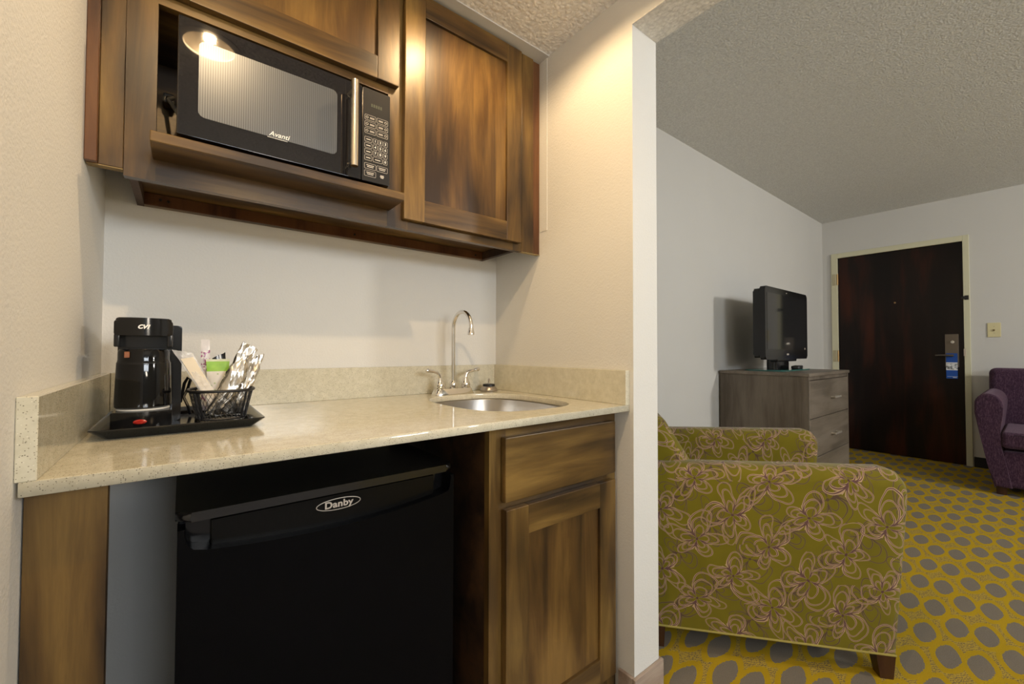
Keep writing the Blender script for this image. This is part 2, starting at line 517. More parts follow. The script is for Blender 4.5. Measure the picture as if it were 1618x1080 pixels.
# ------------------------------------------------------------------ the setting
struct(box('wall_left', M_WALL, None, -.12, 0, YS, .12, 0, 2.6))
struct(box('wall_back', M_WALL, None, 0, W, 0, .12, 0, 2.6))
b = MB()
b.box(W, W+T, YP, .12, 0, 2.6)
b.box(W, W+T, YS, YP, ZH+.004, 2.6)
b.mi = 1
b.box(W, W+T, YS, YP, ZH, ZH+.004)
struct(b.build('wall_right', [M_WALL, M_POP]))
struct(box('wall_far', M_WALL2, None, W+T, XD+.14, YT, YT+.12, 0, 2.6))
# door wall with an opening
DY0, DY1, DZ = -.99, -.068, 2.03
b = MB()
b.box(XD, XD+.14, DY1, YT, 0, 2.6); b.box(XD, XD+.14, YS, DY0, 0, 2.6); b.box(XD, XD+.14, DY0, DY1, DZ, 2.6)
b.box(XD+.10, XD+.14, DY0, DY1, 0, DZ)
struct(b.build('wall_entrance', M_WALL2))
# wall behind the photographer with an added window opening, placed for fill light
WX0, WX1, WZ0, WZ1 = .20, 1.75, 1.62, 2.42
b = MB()
b.box(-.12, WX0, YS-.12, YS, 0, 2.6); b.box(WX1, XD+.14, YS-.12, YS, 0, 2.6)
b.box(WX0, WX1, YS-.12, YS, 0, WZ0); b.box(WX0, WX1, YS-.12, YS, WZ1, 2.6)
struct(b.build('wall_behind', M_WALL2))
b = MB()
for x in (WX0, (WX0+WX1)/2-.02, WX1-.04): b.box(x, x+.04, YS-.09, YS-.04, WZ0, WZ1)
for z in (WZ0, WZ1-.04): b.box(WX0, WX1, YS-.09, YS-.04, z, z+.04)
struct(b.build('window_added', M_WTRIM))  # frame of the added, unseen window
struct(box('floor', M_CARPET, None, W+.06, XD+.14, YS-.12, .14, -.05, 0))
struct(box('floor', M_PLANK, None, -.12, W+.06, YS-.12, .12, -.05, 0))
LAMPS = ((.215, -1.115), (.82, -.64))
circ = lambda c, r, n=40: [(c[0]+r*math.cos(2*PI*k/n), c[1]+r*math.sin(2*PI*k/n)) for k in range(n)]
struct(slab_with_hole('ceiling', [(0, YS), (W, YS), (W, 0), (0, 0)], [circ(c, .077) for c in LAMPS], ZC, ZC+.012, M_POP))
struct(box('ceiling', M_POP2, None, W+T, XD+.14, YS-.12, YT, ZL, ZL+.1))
struct(box('trim_1', M_WALL2, None, 0, W, -.325, -.262, ZC-.004, ZC))          # smooth plaster strip over the cabinet
b = MB(); b.box(W-.0016, W, -.315, -.278, 1.46, ZC-.004, .0007, 1)
struct(b.build('trim_2', M_WALL))                                             # painted patch strip beside the cabinet
# wood-look baseboard around the foot of the partition
b = MB(); h = .085
b.box(W-.011, W+T+.011, YP-.011, YP, 0, h, .003, 2)
b.box(W-.011, W, YP, -.632, 0, h, .003, 2)
b.box(W+T, W+T+.011, YP, YT, 0, h, .003, 2)
struct(b.build('baseboard_partition', M_BASEB))
struct(box('baseboard_far', M_RUBBER, None, W+T+.011, XD, YT-.010, YT, 0, .09, .002))
b = MB(); b.box(XD-.010, XD, YS, -1.036, 0, .09, .002, 1); b.box(XD-.010, XD, -.012, YT-.010, 0, .09, .002, 1)
struct(b.build('baseboard_entrance', M_RUBBER))

# entrance door
b = MB()
b.box(XD-.016, XD+.02, DY1, DY1+.056, 0, DZ+.052, .002, 1)
b.box(XD-.016, XD+.02, DY0-.040, DY0, 0, DZ+.052, .002, 1)
b.box(XD-.016, XD+.02, DY0, DY1, DZ, DZ+.052, .002, 1)
struct(b.build('trim_door', M_CREAMTRIM))
door = box('door_1', M_DOOR, None, XD+.004, XD+.048, DY0+.003, DY1-.003, .006, DZ-.003, .002); struct(door)
for z in (1.80, .976, .22):
    b = MB(); b.box(XD-.0185, XD-.016, -.052, -.022, z-.062, z+.062, .001, 1)
    hg = b.build('hinge', M_HINGE, door)
    b = MB(); b.tube([(XD-.012, -.0655, z-.06), (XD-.012, -.0655, z+.06)], .008, 10)
    b.build('hinge_knuckle', M_BRASS, hg)
b = MB(); b.box(XD-.010, XD+.004, -.955, -.868, .885, 1.186, .002, 2)
lockp = b.build('lock_plate', M_DARKMET, door)
b = MB(); b.tube([(XD-.01, -.915, .99), (XD-.055, -.915, .99)], .011, 12)
b.tube([(XD-.052, -.925, .99), (XD-.056, -.90, .991), (XD-.056, -.86, .992), (XD-.052, -.808, .990)], [.010, .010, .009, .008], 12)
b.build('lever_handle', M_DARKMET, lockp)
b = MB(); b.tube([(XD-.010, -.918, 1.113), (XD-.022, -.918, 1.113)], .013, 14); b.box(XD-.034, XD-.022, -.923, -.913, 1.098, 1.128, .002, 1)
b.build('thumb_turn', M_CHROME, lockp)
b = MB(); b.tube([(XD+.004, -.525, 1.5106), (XD-.003, -.525, 1.5106)], .008, 12)
b.build('peephole', M_BRASS, door)
b = MB(); b.box(XD-.026, XD-.016, -1.024, -.998, 1.493, 1.533, .003, 2); b.box(XD-.03, XD+.002, -1.0, -.978, 1.502, 1.526, .003, 2)
b.build('latch_guard', M_BLACKM, door)
b = MB(); b.box(XD-.018, XD+.005, -1.002, -.986, .985, 1.052, .001, 1)
b.build('strike_plate', M_STEEL, door)

# hanger card on the door lever
t = thing('door_hanger', (XD-.02, -.91, .78), 'blue card with a grey photo band hanging from the door lever', 'door hanger')
b = MB()
pts = [(-.947, .779), (-.874, .779), (-.874, 1.010), (-.947, 1.010)]
b.prism(pts, 'x', XD-.0185, XD-.0170); b.build('card', M_BLUE, t)
b = MB(); b.box(XD-.0194, XD-.0186, -.947, -.874, .862, .920); b.build('photo_band', M_PHOTO, t)
for y0, y1, z0, z1 in ((-.947, -.874, .856, .862), (-.947, -.874, .920, .926), (-.941, -.916, .788, .792), (-.947, -.88, .797, .7985)):
    b = MB(); b.box(XD-.0194, XD-.0186, y0, y1, z0, z1); b.build('white_line', M_WHITE, t)

# light switch
t = thing('light_switch', (XD, -1.169, 1.2158), 'square cream light switch plate on the wall right of the door', 'light switch')
b = MB(); b.box(XD-.007, XD, -1.208, -1.130, 1.1535, 1.278, .003, 2); b.build('wall_plate', M_CREAMPL, t)
b = MB(); b.box(XD-.016, XD-.006, -1.174, -1.164, 1.206, 1.222, .002, 2); b.build('toggle', plain('shaded_slot', (.20, .15, .07), .5), t)
for z in (1.187, 1.245):
    b = MB(); b.tube([(XD-.006, -1.169, z), (XD-.008, -1.169, z)], .003, 10); b.build('screw', M_HINGE, t)

# ------------------------------------------------------------------ recessed lamps in the nook ceiling
for i, c in enumerate(LAMPS):
    t = thing('recessed_light', (c[0], c[1], ZC), ['recessed ceiling can light above the camera beside the left wall', 'recessed ceiling can light in front of the right upper cabinet door'][i], 'ceiling light', 'recessed can lights in the nook ceiling')
    b = MB(); b.lathe([(.074, -.001), (.097, -.001), (.097, -.005), (.090, -.007), (.075, -.006), (.074, -.001)], (c[0], c[1], ZC), 40, cap0=False, cap1=False)
    b.build('trim_ring', M_WTRIM, t)
    b = MB(); b.lathe([(.0755, 0), (.0755, .10), (.05, .125), (.0, .126)], (c[0], c[1], ZC), 40, cap0=False, cap1=False)
    b.build('reflector', M_CANREF, t)
    b = MB(); b.lathe([(.002, .042), (.022, .045), (.032, .055), (.034, .07), (.02, .10), (.018, .125)], (c[0], c[1], ZC), 24)
    b.build('bulb', M_GLOW, t)
    L = bpy.data.lights.new('can_lamp', 'POINT'); L.energy = (33, 21)[i]; L.color = (1, .70, .38); L.shadow_soft_size = .016
    lo = link(bpy.data.objects.new('can_lamp', L)); lo.location = (c[0], c[1], ZC+.026)

# ------------------------------------------------------------------ upper cabinet
YF = -.2744; YD = -.2944
uc = thing('upper_cabinet', (.6, -.14, 1.376), 'dark stained wooden wall cabinet above the counter with a niche holding the microwave', 'cabinet')
def shaker(name, x0, x1, z0, z1, yb, yf, r, parent, panel_name='door_panel', dp=.009):
    b = MB()
    b.box(x0, x0+r, yf, yb, z0, z1, .003, 2); b.box(x1-r, x1, yf, yb, z0, z1, .003, 2)
    b.mi = 1
    b.box(x0+r-.001, x1-r+.001, yf+.0003, yb, z0, z0+r, .002, 2); b.box(x0+r-.001, x1-r+.001, yf+.0003, yb, z1-r, z1, .002, 2)
    d = b.build(name, [M_WOOD, M_WOODX], parent)
    # raised lip round a flat recessed panel
    b = MB()
    b.box(x0+r-.004, x1-r+.004, yf+dp, yb-.002, z0+r-.004, z1-r+.004)
    b.build(panel_name, M_WOODP, d)
    return d
b = MB(); zb, zt = 1.376, ZC-.004
b.box(.0555, .1045, YF, YF+.019, zb, zt); b.box(.606, .668, YF, YF+.019, zb, zt); b.box(1.062, 1.101, YF, YF+.019, zb, zt)
b.mi = 1
b.box(.1045, .606, YF+.0003, YF+.0187, zb, 1.4420); b.box(.668, 1.062, YF, YF+.019, zb, 1.425)
b.box(.1045, .606, YF, YF+.019, 1.755, 1.805); b.box(.1045, .606, YF, YF+.019, 2.05, zt); b.box(.668, 1.062, YF, YF+.019, 2.05, zt)
b.build('face_frame', [M_WOOD, M_WOODX], uc)
b = MB(); yb0 = YF+.019
b.box(.0594, .0735, yb0, -.001, 1.390, zt); b.box(1.105-.002, 1.119, yb0, -.001, 1.390, zt); b.box(.62, .634, yb0, -.02, 1.4355, zt)
b.mi = 1
b.box(.0735, .62, yb0, -.02, 1.4215, 1.4425); b.box(.62, 1.103, yb0, -.02, 1.4215, 1.4355); b.box(.0735, .62, yb0, -.02, 1.76, 1.772)
b.box(.0735, 1.103, -.02, -.001, 1.390, zt)
b.box(.0735, 1.103, yb0, -.001, zt-.012, zt)
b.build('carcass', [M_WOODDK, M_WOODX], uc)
b = MB(); b.box(.0735, 1.103, -.0235, -.0203, 1.3905, 1.4205)
b.build('rear_rail', M_WOODRED, uc)
for x, z in ((.105, 1.407), (.121, 1.406), (.595, 1.404), (1.07, 1.404)):
    b = MB(); b.tube([(x, -.0236, z), (x, -.026, z)], .0035, 10); b.build('rail_screw', M_BLACKM, uc)
b = MB(); b.box(.0997, .6142, -.375, YF, 1.4215, 1.4425, .0015, 1)
b.build('niche_shelf', M_WOODX, uc)
b = MB(); b.box(.0005, .0185, -.290, -.262, 1.3885, zt, .001, 1); b.build('filler_strip', M_WOODRED, uc)
b = MB(); b.box(.0187, .0550, YF-.002, -.255, 1.3885, zt, .001, 1)
f = b.build('filler_strip', M_WOOD, uc)
b = MB(); b.box(.002, .0548, YF-.001, -.257, 1.3865, 1.3884); b.build('raw_edge', M_RAW, f)
b = MB(); b.box(1.1015, 1.1555, YF-.002, -.255, 1.3775, zt, .001, 1); b.build('filler_strip', M_WOOD, uc)
b = MB(); b.box(1.1560, 1.1895, YF+.002, -.255, 1.3775, zt-.002, .001, 1); f = b.build('filler_strip', M_WOODRED, uc)
b = MB(); b.box(1.102, 1.189, YF, -.257, 1.3760, 1.3774); b.build('raw_edge', M_RAW, f)
shaker('cabinet_door', .092, .631, 1.7755, 2.085, YF-.0005, YD, .064, uc)
shaker('cabinet_door', .6480, 1.0870, 1.4010, 2.085, YF-.0005, YD, .066, uc)

# ------------------------------------------------------------------ microwave
mw = thing('microwave', (.357, -.2, 1.4425), 'black countertop microwave oven standing in the niche of the upper cabinet', 'microwave')
YM = -.362
b = MB(); b.box(.146, .572, -.335, -.045, 1.4535, 1.690, .004, 2); b.build('body', M_BLACKM, mw)
for x in (.18, .54):
    for y in (-.31, -.08):
        b = MB(); b.tube([(x, y, 1.4425), (x, y, 1.4535)], .012, 12); b.build('foot', M_RUBBER, mw)
b = MB(); b.prism(rrect(.1385, .5035, 1.4535, 1.6955, .004, 4), 'y', YM, -.336, .0022, 2)
md = b.build('oven_door', M_MWGLASS, mw)
b = MB(); b.prism(rrect(.1725, .4435, 1.4985, 1.6565, .012, 5), 'y', YM-.0006, YM+.003)
b.build('door_window', M_MWWIN, md)
b = MB(); b.box(.4625, .4632, YM-.0004, YM+.002, 1.4560, 1.6930); b.build('door_seam', M_PANEL, md)
b = MB(); yb = -.402
b.tube([(.4735, yb, 1.4665), (.4735, yb, 1.6755)], .0088, 18)
hd = b.build('handle', M_NICKEL, md)
for z in (1.482, 1.660):
    b = MB(); b.tube([(.4735, yb+.002, z), (.4735, YM-.006, z), (.4735, YM, z)], [.0052, .0052, .0075], 12); b.build('handle_post', M_CHROME, hd)
text('logo', 'Avanti', M_WHITE, md, front(.3190, YM-.0011, 1.5058), .0155, .28, .0001, .0002, 1.0)
b = MB(); b.box(.2960, .3360, YM-.0013, YM-.0006, 1.4966, 1.4974); b.build('logo_underline', M_WHITE, md)
b = MB(); b.prism(rrect(.5045, .5780, 1.4535, 1.6955, .004, 4), 'y', YM+.0005, -.336, .0022, 2)
cp = b.build('control_panel', M_BLACK, mw)
YK = YM+.0004
b = MB(); b.prism(rrect(.5060, .5765, 1.4555, 1.6935, .003, 3), 'y', YK-.0005, YK+.001); b.build('key_overlay', M_PANEL, cp)
b = MB()
for k in range(5): b.box(.527+k*.006, .531+k*.006, YK-.0009, YK-.0004, 1.649, 1.657)
b.build('display', M_DIMGREEN, cp)
def key(x0, x1, z0, z1, r=.0022, bars=0, icon=None):
    b = MB(); w = .0006
    o_, i_ = rrect(x0, x1, z0, z1, r, 4), rrect(x0+w, x1-w, z0+w, z1-w, max(r-w, .0006), 4)
    y = YK-.0008
    vo = [b.bm.verts.new((p[0], y, p[1])) for p in o_]; vi = [b.bm.verts.new((p[0], y, p[1])) for p in i_]
    vo2 = [b.bm.verts.new((p[0], y+.0004, p[1])) for p in o_]
    n = len(o_)
    for k in range(n):
        j = (k+1) % n; b.bm.faces.new((vo[k], vo[j], vi[j], vi[k])); b.bm.faces.new((vo[k], vo2[k], vo2[j], vo[j]))
    cx, cz = (x0+x1)/2, (z0+z1)/2
    if icon:
        s = 1 if icon == 'r' else -1
        ix = cx+s*.0085
        b.tube([(ix+.0030*math.cos(a), y-.0001, cz+.0026*math.sin(a)) for a in [2*PI*k/10 for k in range(10)]], .0005, 5, True)
        for d in (.0012, -.0014): b.box(cx-s*.0045-.0058, cx-s*.0045+.0058, y-.0002, y, cz+d-.0006, cz+d+.0006)
    elif bars == 1: b.box(cx-(x1-x0)*.29, cx+(x1-x0)*.29, y-.0002, y, cz-.0011, cz+.0011)
    elif bars == 2:
        for d, f in ((.0022, .33), (-.0018, .27)): b.box(cx-(x1-x0)*f, cx+(x1-x0)*f, y-.0002, y, cz+d-.0009, cz+d+.0009)
    return b.build('key', M_PRINT, cp)
XA0, XA1, XB0, XB1 = .5110, .5395, .5422, .5715
for k in range(3):
    z1 = 1.6255-k*.0172
    key(XA0, XA1, z1-.0138, z1, icon='l'); key(XB0, XB1, z1-.0138, z1, icon='r')
for k in range(4):
    z1 = 1.5685-k*.0158
    key(.5110, .5302, z1-.0130, z1, bars=1)
    if k < 3:
        for j in range(3):
            x = .5327+j*.0134
            kk = key(x, x+.0113, z1-.0130, z1)
            text('digit', str(3*k+j+1), M_WHITE, kk, front(x+.00565, YK-.0009, z1-.0066), .0088, 0, .00015, .0001)
    else:
        key(.5327, .5327+.0247, z1-.0130, z1, bars=1)
        kk = key(.5595, .5708, z1-.0130, z1); text('digit', '0', M_WHITE, kk, front(.5651, YK-.0009, z1-.0066), .0088, 0, .00015, .0001)
key(XA0, .5407, 1.4860, 1.5008, bars=2); key(.5425, .5715, 1.4860, 1.5008, bars=2); key(XA0, .5407, 1.4672, 1.4820, bars=2)
b = MB()
for d, f in ((.0028, .0045), (0, .0052), (-.0028, .0035)): b.box(.5570-f, .5570+f, YK-.0009, YK-.0004, 1.4740+d-.0009, 1.4740+d+.0009)
b.build('door_release_print', M_PRINT, cp)
b = MB(); b.tube([(.112, -.03, 1.66), (.118, -.075, 1.655), (.128, -.12, 1.635), (.121, -.18, 1.60), (.136, -.235, 1.555), (.148, -.24, 1.53)], .0045, 8)
b.box(.107, .13, -.062, -.022, 1.648, 1.672, .003, 1)
b.build('power_cord', plain('grey_cord', (.14, .135, .12), .5), mw)

# ------------------------------------------------------------------ counter, sink, tap
SCX, SCY, SA, SB, SE = .936, -.352, .178, .226, 2.9
ct = slab_with_hole('countertop', [(.004, -DC), (W, -DC), (W, 0), (.004, 0)], [superell(SCX, SCY, SA, SB, SE, 72)], .8460, HC, M_QUARTZ, None, .0012)
tag(ct, 'speckled beige quartz countertop with upstands and an undermount sink cut-out', 'countertop')
tb, hb = .0192, .1016
for x0, x1, y0, y1 in ((0, tb, -DC, 0), (tb, W-tb, -tb, 0), (W-tb, W, -DC, 0)):
    b = MB(); b.box(x0+.0003, x1-.0003, y0, y1-.0003, HC, HC+hb, .001, 1); b.build('backsplash', M_QUARTZ, ct)
sk = thing('sink', (SCX, SCY, .70), 'small rounded stainless steel sink set under the right end of the countertop', 'sink')
b = MB()
def sring(da, z): return [(p[0], p[1], z) for p in superell(SCX, SCY, SA+da, SB+da, SE, 72)]
b.loft([sring(.022, .8455), sring(.004, .8455), sring(.001, .842), sring(-.004, .76), sring(-.014, .715), sring(-.045, .700), sring(-.10, .698), [(SCX+.04*math.cos(2*PI*k/72), SCY+.04*math.sin(2*PI*k/72), .697) for k in range(72)]], cap0=False, cap1=True)
b.build('bowl', M_STEEL, sk)
b = MB(); b.lathe([(.0, .0008), (.030, .0008), (.036, .004), (.043, .003), (.043, 0)], (SCX, SCY, .698), 32, cap0=False, cap1=False); b.build('drain', M_CHROME, sk)

FX, FY = .9335, -.088
fa = thing('faucet', (FX, FY, HC), 'chrome gooseneck tap with two lever handles behind the sink', 'faucet')
b = MB()
def fr_(w, d, z): return [(p[0], p[1], HC+z) for p in superell(FX, FY, w, d, 4.5, 48)]
b.loft([fr_(.080, .028, 0), fr_(.080, .028, .004), fr_(.076, .0255, .010), fr_(.073, .0235, .019), fr_(.070, .0215, .0215)]); b.build('base_plate', M_CHROME, fa)
b = MB(); b.lathe([(.0165, .021), (.0165, .028), (.0145, .030), (.0150, .036), (.0125, .044), (.0095, .048)], (FX, FY, HC), 24); b.build('spout_collar', M_CHROME, fa)
pts = [(FX, FY, HC+.04), (FX, FY, 1.03), (FX, FY, 1.105)]
Rr = .052; dirv = Vector((.10, -.995, 0))
for k in range(1, 15):
    a = PI*k/15*1.08
    p = Vector((FX, FY, 1.105))+dirv*(Rr-Rr*math.cos(a))+Vector((0, 0, Rr*math.sin(a)*1.08)); pts.append(tuple(p))
end = Vector(pts[-1]); pts.append(tuple(end+Vector((-.001*dirv.x, -.001*dirv.y, -.012))))
b = MB(); b.tube(pts, .0072, 16); sp_ = b.build('spout', M_CHROME, fa)
e2 = Vector(pts[-1])
b = MB(); b.lathe([(.0085, .010), (.0095, .006), (.0095, .0), (.0115, -.004), (.0120, -.012), (.0105, -.014)], (e2.x, e2.y, e2.z), 20); b.build('aerator', M_CHROME, sp_)
for s in (-1, 1):
    hx = FX+s*.053
    b = MB(); b.lathe([(.0185, .021), (.0185, .027), (.0170, .029), (.0175, .034), (.0155, .042), (.0105, .050), (.0080, .058), (.0070, .062)], (hx, FY, HC), 24)
    hd = b.build('handle_base', M_CHROME, fa)
    b = MB()
    q = [(hx, FY, HC+.058), (hx+s*.003, FY, HC+.072), (hx+s*.012, FY-.001, HC+.080), (hx+s*.026, FY-.002, HC+.083), (hx+s*.042, FY-.003, HC+.086), (hx+s*.053, FY-.004, HC+.088), (hx+s*.058, FY-.004, HC+.089)]
    b.tube(q, [.0075, .0068, .0058, .0050, .0062, .0078, .0055], 14); b.build('lever', M_CHROME, hd)
st = thing('sink_strainer', (1.103, -.074, HC), 'small metal sink strainer with black rim standing in the counter corner beside the tap', 'sink strainer')
b = MB(); b.lathe([(.026, 0), (.033, .001), (.034, .006), (.030, .014), (.024, .019)], (1.103, -.074, HC), 32); b.build('cup', plain('dull_steel', (.42, .38, .34), .3, .9), st)
b = MB(); b.lathe([(.024, .018), (.0235, .027), (.0215, .028)], (1.103, -.074, HC), 32); b.build('rubber_rim', M_BLACKM, st)
b = MB(); b.lathe([(.004, .027), (.0035, .036), (.0052, .041), (.0048, .046), (.002, .049)], (1.103, -.074, HC), 16); b.build('knob', M_CHROME, st)

# ------------------------------------------------------------------ base cabinet and side filler
bc = thing('sink_base_cabinet', (.955, -.31, 0), 'dark stained wooden base cabinet under the sink with one drawer front and one door', 'cabinet')
YB = -.615
b = MB()
b.box(.7245, .7435, YB+.019, -.01, 0, .8450); b.box(1.165, 1.184, YB+.019, -.01, 0, .8450)
b.mi = 1; b.box(.7435, 1.165, -.022, -.01, 0, .66); b.box(.7435, 1.165, YB+.019, -.022, .06, .075)
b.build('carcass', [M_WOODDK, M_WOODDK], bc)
b = MB()
b.box(.7235, .772, YB, YB+.019, 0, .8450); b.box(1.150, 1.1890, YB, YB+.019, 0, .8450)
b.mi = 1; b.box(.772, 1.150, YB, YB+.019, .800, .8450); b.box(.772, 1.150, YB, YB+.019, .632, .672); b.box(.772, 1.150, YB, YB+.019, 0, .10)
b.build('face_frame', [M_WOOD, M_WOODX], bc)
b = MB(); b.box(.757, 1.168, -.635, YB-.0005, .6625, .8165, .004, 2); b.build('drawer_front', M_WOODX, bc)
shaker('cabinet_door', .760, 1.168, .078, .6445, YB-.0005, -.635, .0705, bc)
ep = box('end_panel', M_WOOD, None, .0015, .0780, -.632, -.612, 0, .8450, .001)
tag(ep, 'narrow wooden filler panel under the left end of the countertop', 'panel')

# ------------------------------------------------------------------ mini fridge
fg = thing('mini_fridge', (.397, -.3, 0), 'black compact refrigerator standing under the countertop', 'refrigerator')
FY0 = -.590
b = MB(); b.box(.158, .638, -.530, -.06, .018, .752, .004, 2); b.build('body', M_FRIDGE, fg)
for x in (.19, .60):
    for y in (-.49, -.10):
        b = MB(); b.tube([(x, y, 0), (x, y, .0185)], .018, 12); b.build('foot', M_RUBBER, fg)
b = MB()
lid = [(p[0], p[1]) for p in rrect(.1495, .6425, -.592, -.058, .020, 6)]
b.prism(lid, 'z', .7520, .7670, .0070, 4); b.build('top_lid', M_LID, fg)
# door: curved scoop cut across its top edge
x0, x1 = .1525, .6440
arc = []
for k in range(25):
    u = k/24; x = .172+(.630-.172)*u
    arc.append((x, .7060-.0175*(1-(2*u-1)**2)))
out = [(x0, .035), (x1, .035), (x1, .742), (x1-.010, .742), (x1-.010, .724), (x1-.0115, .714)]+arc[::-1]+[(x0+.0115, .714), (x0+.010, .724), (x0+.010, .742), (x0, .742)]
b = MB(); b.prism(out, 'y', FY0, -.552, .0024, 2); dr = b.build('fridge_door', M_FRIDGE, fg)
b = MB(); b.box(.1530, .6435, -.553, -.531, .035, .7455, .002, 1); b.build('door_liner', M_BLACK, dr)
b = MB()
rp = [(-.5535, .7465), (-.5690, .742), (-.5690, .6800), (-.5535, .6800)]
b.prism(rp, 'x', .196, .604, .002, 2); rc = b.build('handle_recess', M_RECESS, dr)
th = 0
Mb = Matrix.Translation((.3985, -.5692, .7245)) @ Matrix.Rotation(PI/2+th, 4, 'X')
b = MB()
b.tube([(.041*math.cos(2*PI*k/48), .0105*math.sin(2*PI*k/48), .0008) for k in range(48)], .0008, 6, True)
bd = b.build('badge_oval', M_SILVERP, dr, M=Mb)
text('badge_lettering', 'Danby', M_SILVERP, dr, Mb @ Matrix.Translation((0, -.0003, .0008)) @ Matrix.Diagonal((1.12, 1, 1, 1)), .0176, 0, .0005, .0004, 1.04)

# ------------------------------------------------------------------ tray, coffee maker, basket
TZ = HC
ty = tag(thing('serving_tray', (.16, -.25, TZ), 'black plastic tray on the left end of the counter under coffee maker and basket', 'tray'))
b = MB()
def tr(i, z): return [(p[0], p[1], TZ+z) for p in rrect(.0285+i, .2930-i, -.422+i, -.115-i, max(.012-i*.3, .004), 4)]
b.loft([tr(.022, 0), tr(.004, .0145), tr(0, .0175), tr(.001, .0195), tr(.007, .0175), tr(.022, .004)]); b.build('tray_body', M_BLACK, ty)

TB = TZ+.0045
cm = thing('coffee_maker', (.10, -.25, TB), 'small black drip coffee maker standing on the tray by the left wall', 'coffee maker')
def dshape(x0, x1, yb, yf, bow, n=14):
    """flat back, bowed front"""
    pts = [(x1, yb), (x0, yb)]
    for k in range(n+1):
        u = k/n; x = x0+(x1-x0)*u
        pts.append((x, yf-bow*(1-(2*u-1)**2)))
    return pts
b = MB()
b.prism(dshape(.0485, .1400, -.20, -.322, .018), 'z', TB, TB+.033, .003, 2); b.build('base', M_BLACK, cm)
b = MB(); b.lathe([(.0, 0), (.041, 0), (.042, .002), (.041, .004), (.0, .004)], (.0945, -.288, TB+.0335), 36, cap0=False, cap1=False); b.build('hot_plate', M_RINGW, cm)
b = MB(); b.prism(dshape(.0505, .1540, -.150, -.246, .0), 'z', TB, 1.0755, .006, 3); b.build('water_tank', M_BLACK, cm)
b = MB()
prof = dshape(.0510, .1390, -.235, -.322, .019, 18)
b.prism(prof, 'z', 1.0505, 1.0800, .0045, 3)
b.prism(dshape(.0530, .1370, -.235, -.318, .018, 18), 'z', 1.0755, 1.0850, .004, 2)
b.box(.0510, .0600, -.322, -.235, 1.0280, 1.0530, .002, 2); b.box(.1300, .1390, -.322, -.235, 1.0280, 1.0530, .002, 2)
b.box(.060, .130, -.262, -.235, 1.0280, 1.052)
hdp = b.build('brew_head', M_BLACK, cm)
text('logo', 'CV1', M_WHITE, hdp, front(.0950, -.3425, 1.0668), .0105, .35, .0006, .0003, .92)
cz = TB+.0375
b = MB(); b.lathe([(.040, 0), (.0440, .003), (.0445, .01), (.0436, .05), (.0425, .086), (.0412, .092), (.0405, .096), (.0405, .112), (.038, .117), (.02, .119)], (.0945, -.288, cz), 40)
ca = b.build('carafe', M_GLASSBLK, cm)
b = MB(); b.lathe([(.0424, .0875), (.0424, .0895), (.0416, .0915)], (.0945, -.288, cz), 40, cap0=False, cap1=False); b.build('carafe_band', M_BLACK, ca)
b = MB(); b.box(.0665, .0745, -.3255, -.3225, cz+.1005, cz+.1125, .0008, 1); b.build('sticker', M_ORANGE, ca)
b = MB(); b.lathe([(.0, .004), (.006, .004), (.0092, .002), (.0095, -.001)], (0, 0, 0), 24, sx=1.1, sy=.5, cap0=False, M=Matrix.Translation((.0925, -.3400, TB+.0145)) @ Matrix.Rotation(PI/2, 4, 'X'))
b.build('power_switch', M_RED, cm)
b = MB()
b.tube([(.153, -.17, .90), (.160, -.178, .945), (.166, -.19, .958), (.171, -.175, .952), (.166, -.165, .93), (.159, -.172, .912), (.167, -.185, .892), (.172, -.18, .872)], .0032, 8)
b.build('power_cord', M_BLACKM, cm)

BX, BY, BA, BB = .2265, -.262, .0500, .0560
bk = thing('wire_basket', (BX, BY, TB), 'black wire mesh basket on the tray holding coffee packets', 'basket')
zr = .9335
b = MB(); b.tube([(p[0], p[1], zr) for p in superell(BX, BY, BA+.011, BB+.010, 2.8, 56)], .0031, 10, True); b.build('rim', M_BLACKM, bk)
b = MB(); b.tube([(p[0], p[1], TB+.003) for p in superell(BX, BY, BA-.004, BB-.004, 2.8, 56)], .0025, 8, True)
for k in range(-4, 5):
    x = BX+k*.010; b.tube([(x, BY-BB+.006, TB+.003), (x, BY+BB-.006, TB+.003)], .0008, 4)
b.build('base_ring', M_BLACKM, bk)
b = MB(); NW = 44
def bp_(k, z):
    f = (z-TB)/(zr-TB); p = superell(BX, BY, BA-.004+.014*f, BB-.004+.013*f, 2.8, NW*4)[(k) % (NW*4)]
    return (p[0], p[1], z)
for k in range(NW):
    for s in (1, -1):
        b.tube([bp_(4*k+s*int(j*2.4), TB+.003+(zr-TB-.004)*j/6) for j in range(7)], .00055, 4, caps=False)
b.build('wire_mesh', M_BLACKM, bk)
for k in (int(NW*4*q) for q in (.12, .38, .60, .64, .86, .90)):
    b = MB(); b.tube([bp_(k, TB+.003), bp_(k, zr)], .0022, 6); b.build('upright', M_BLACKM, bk)

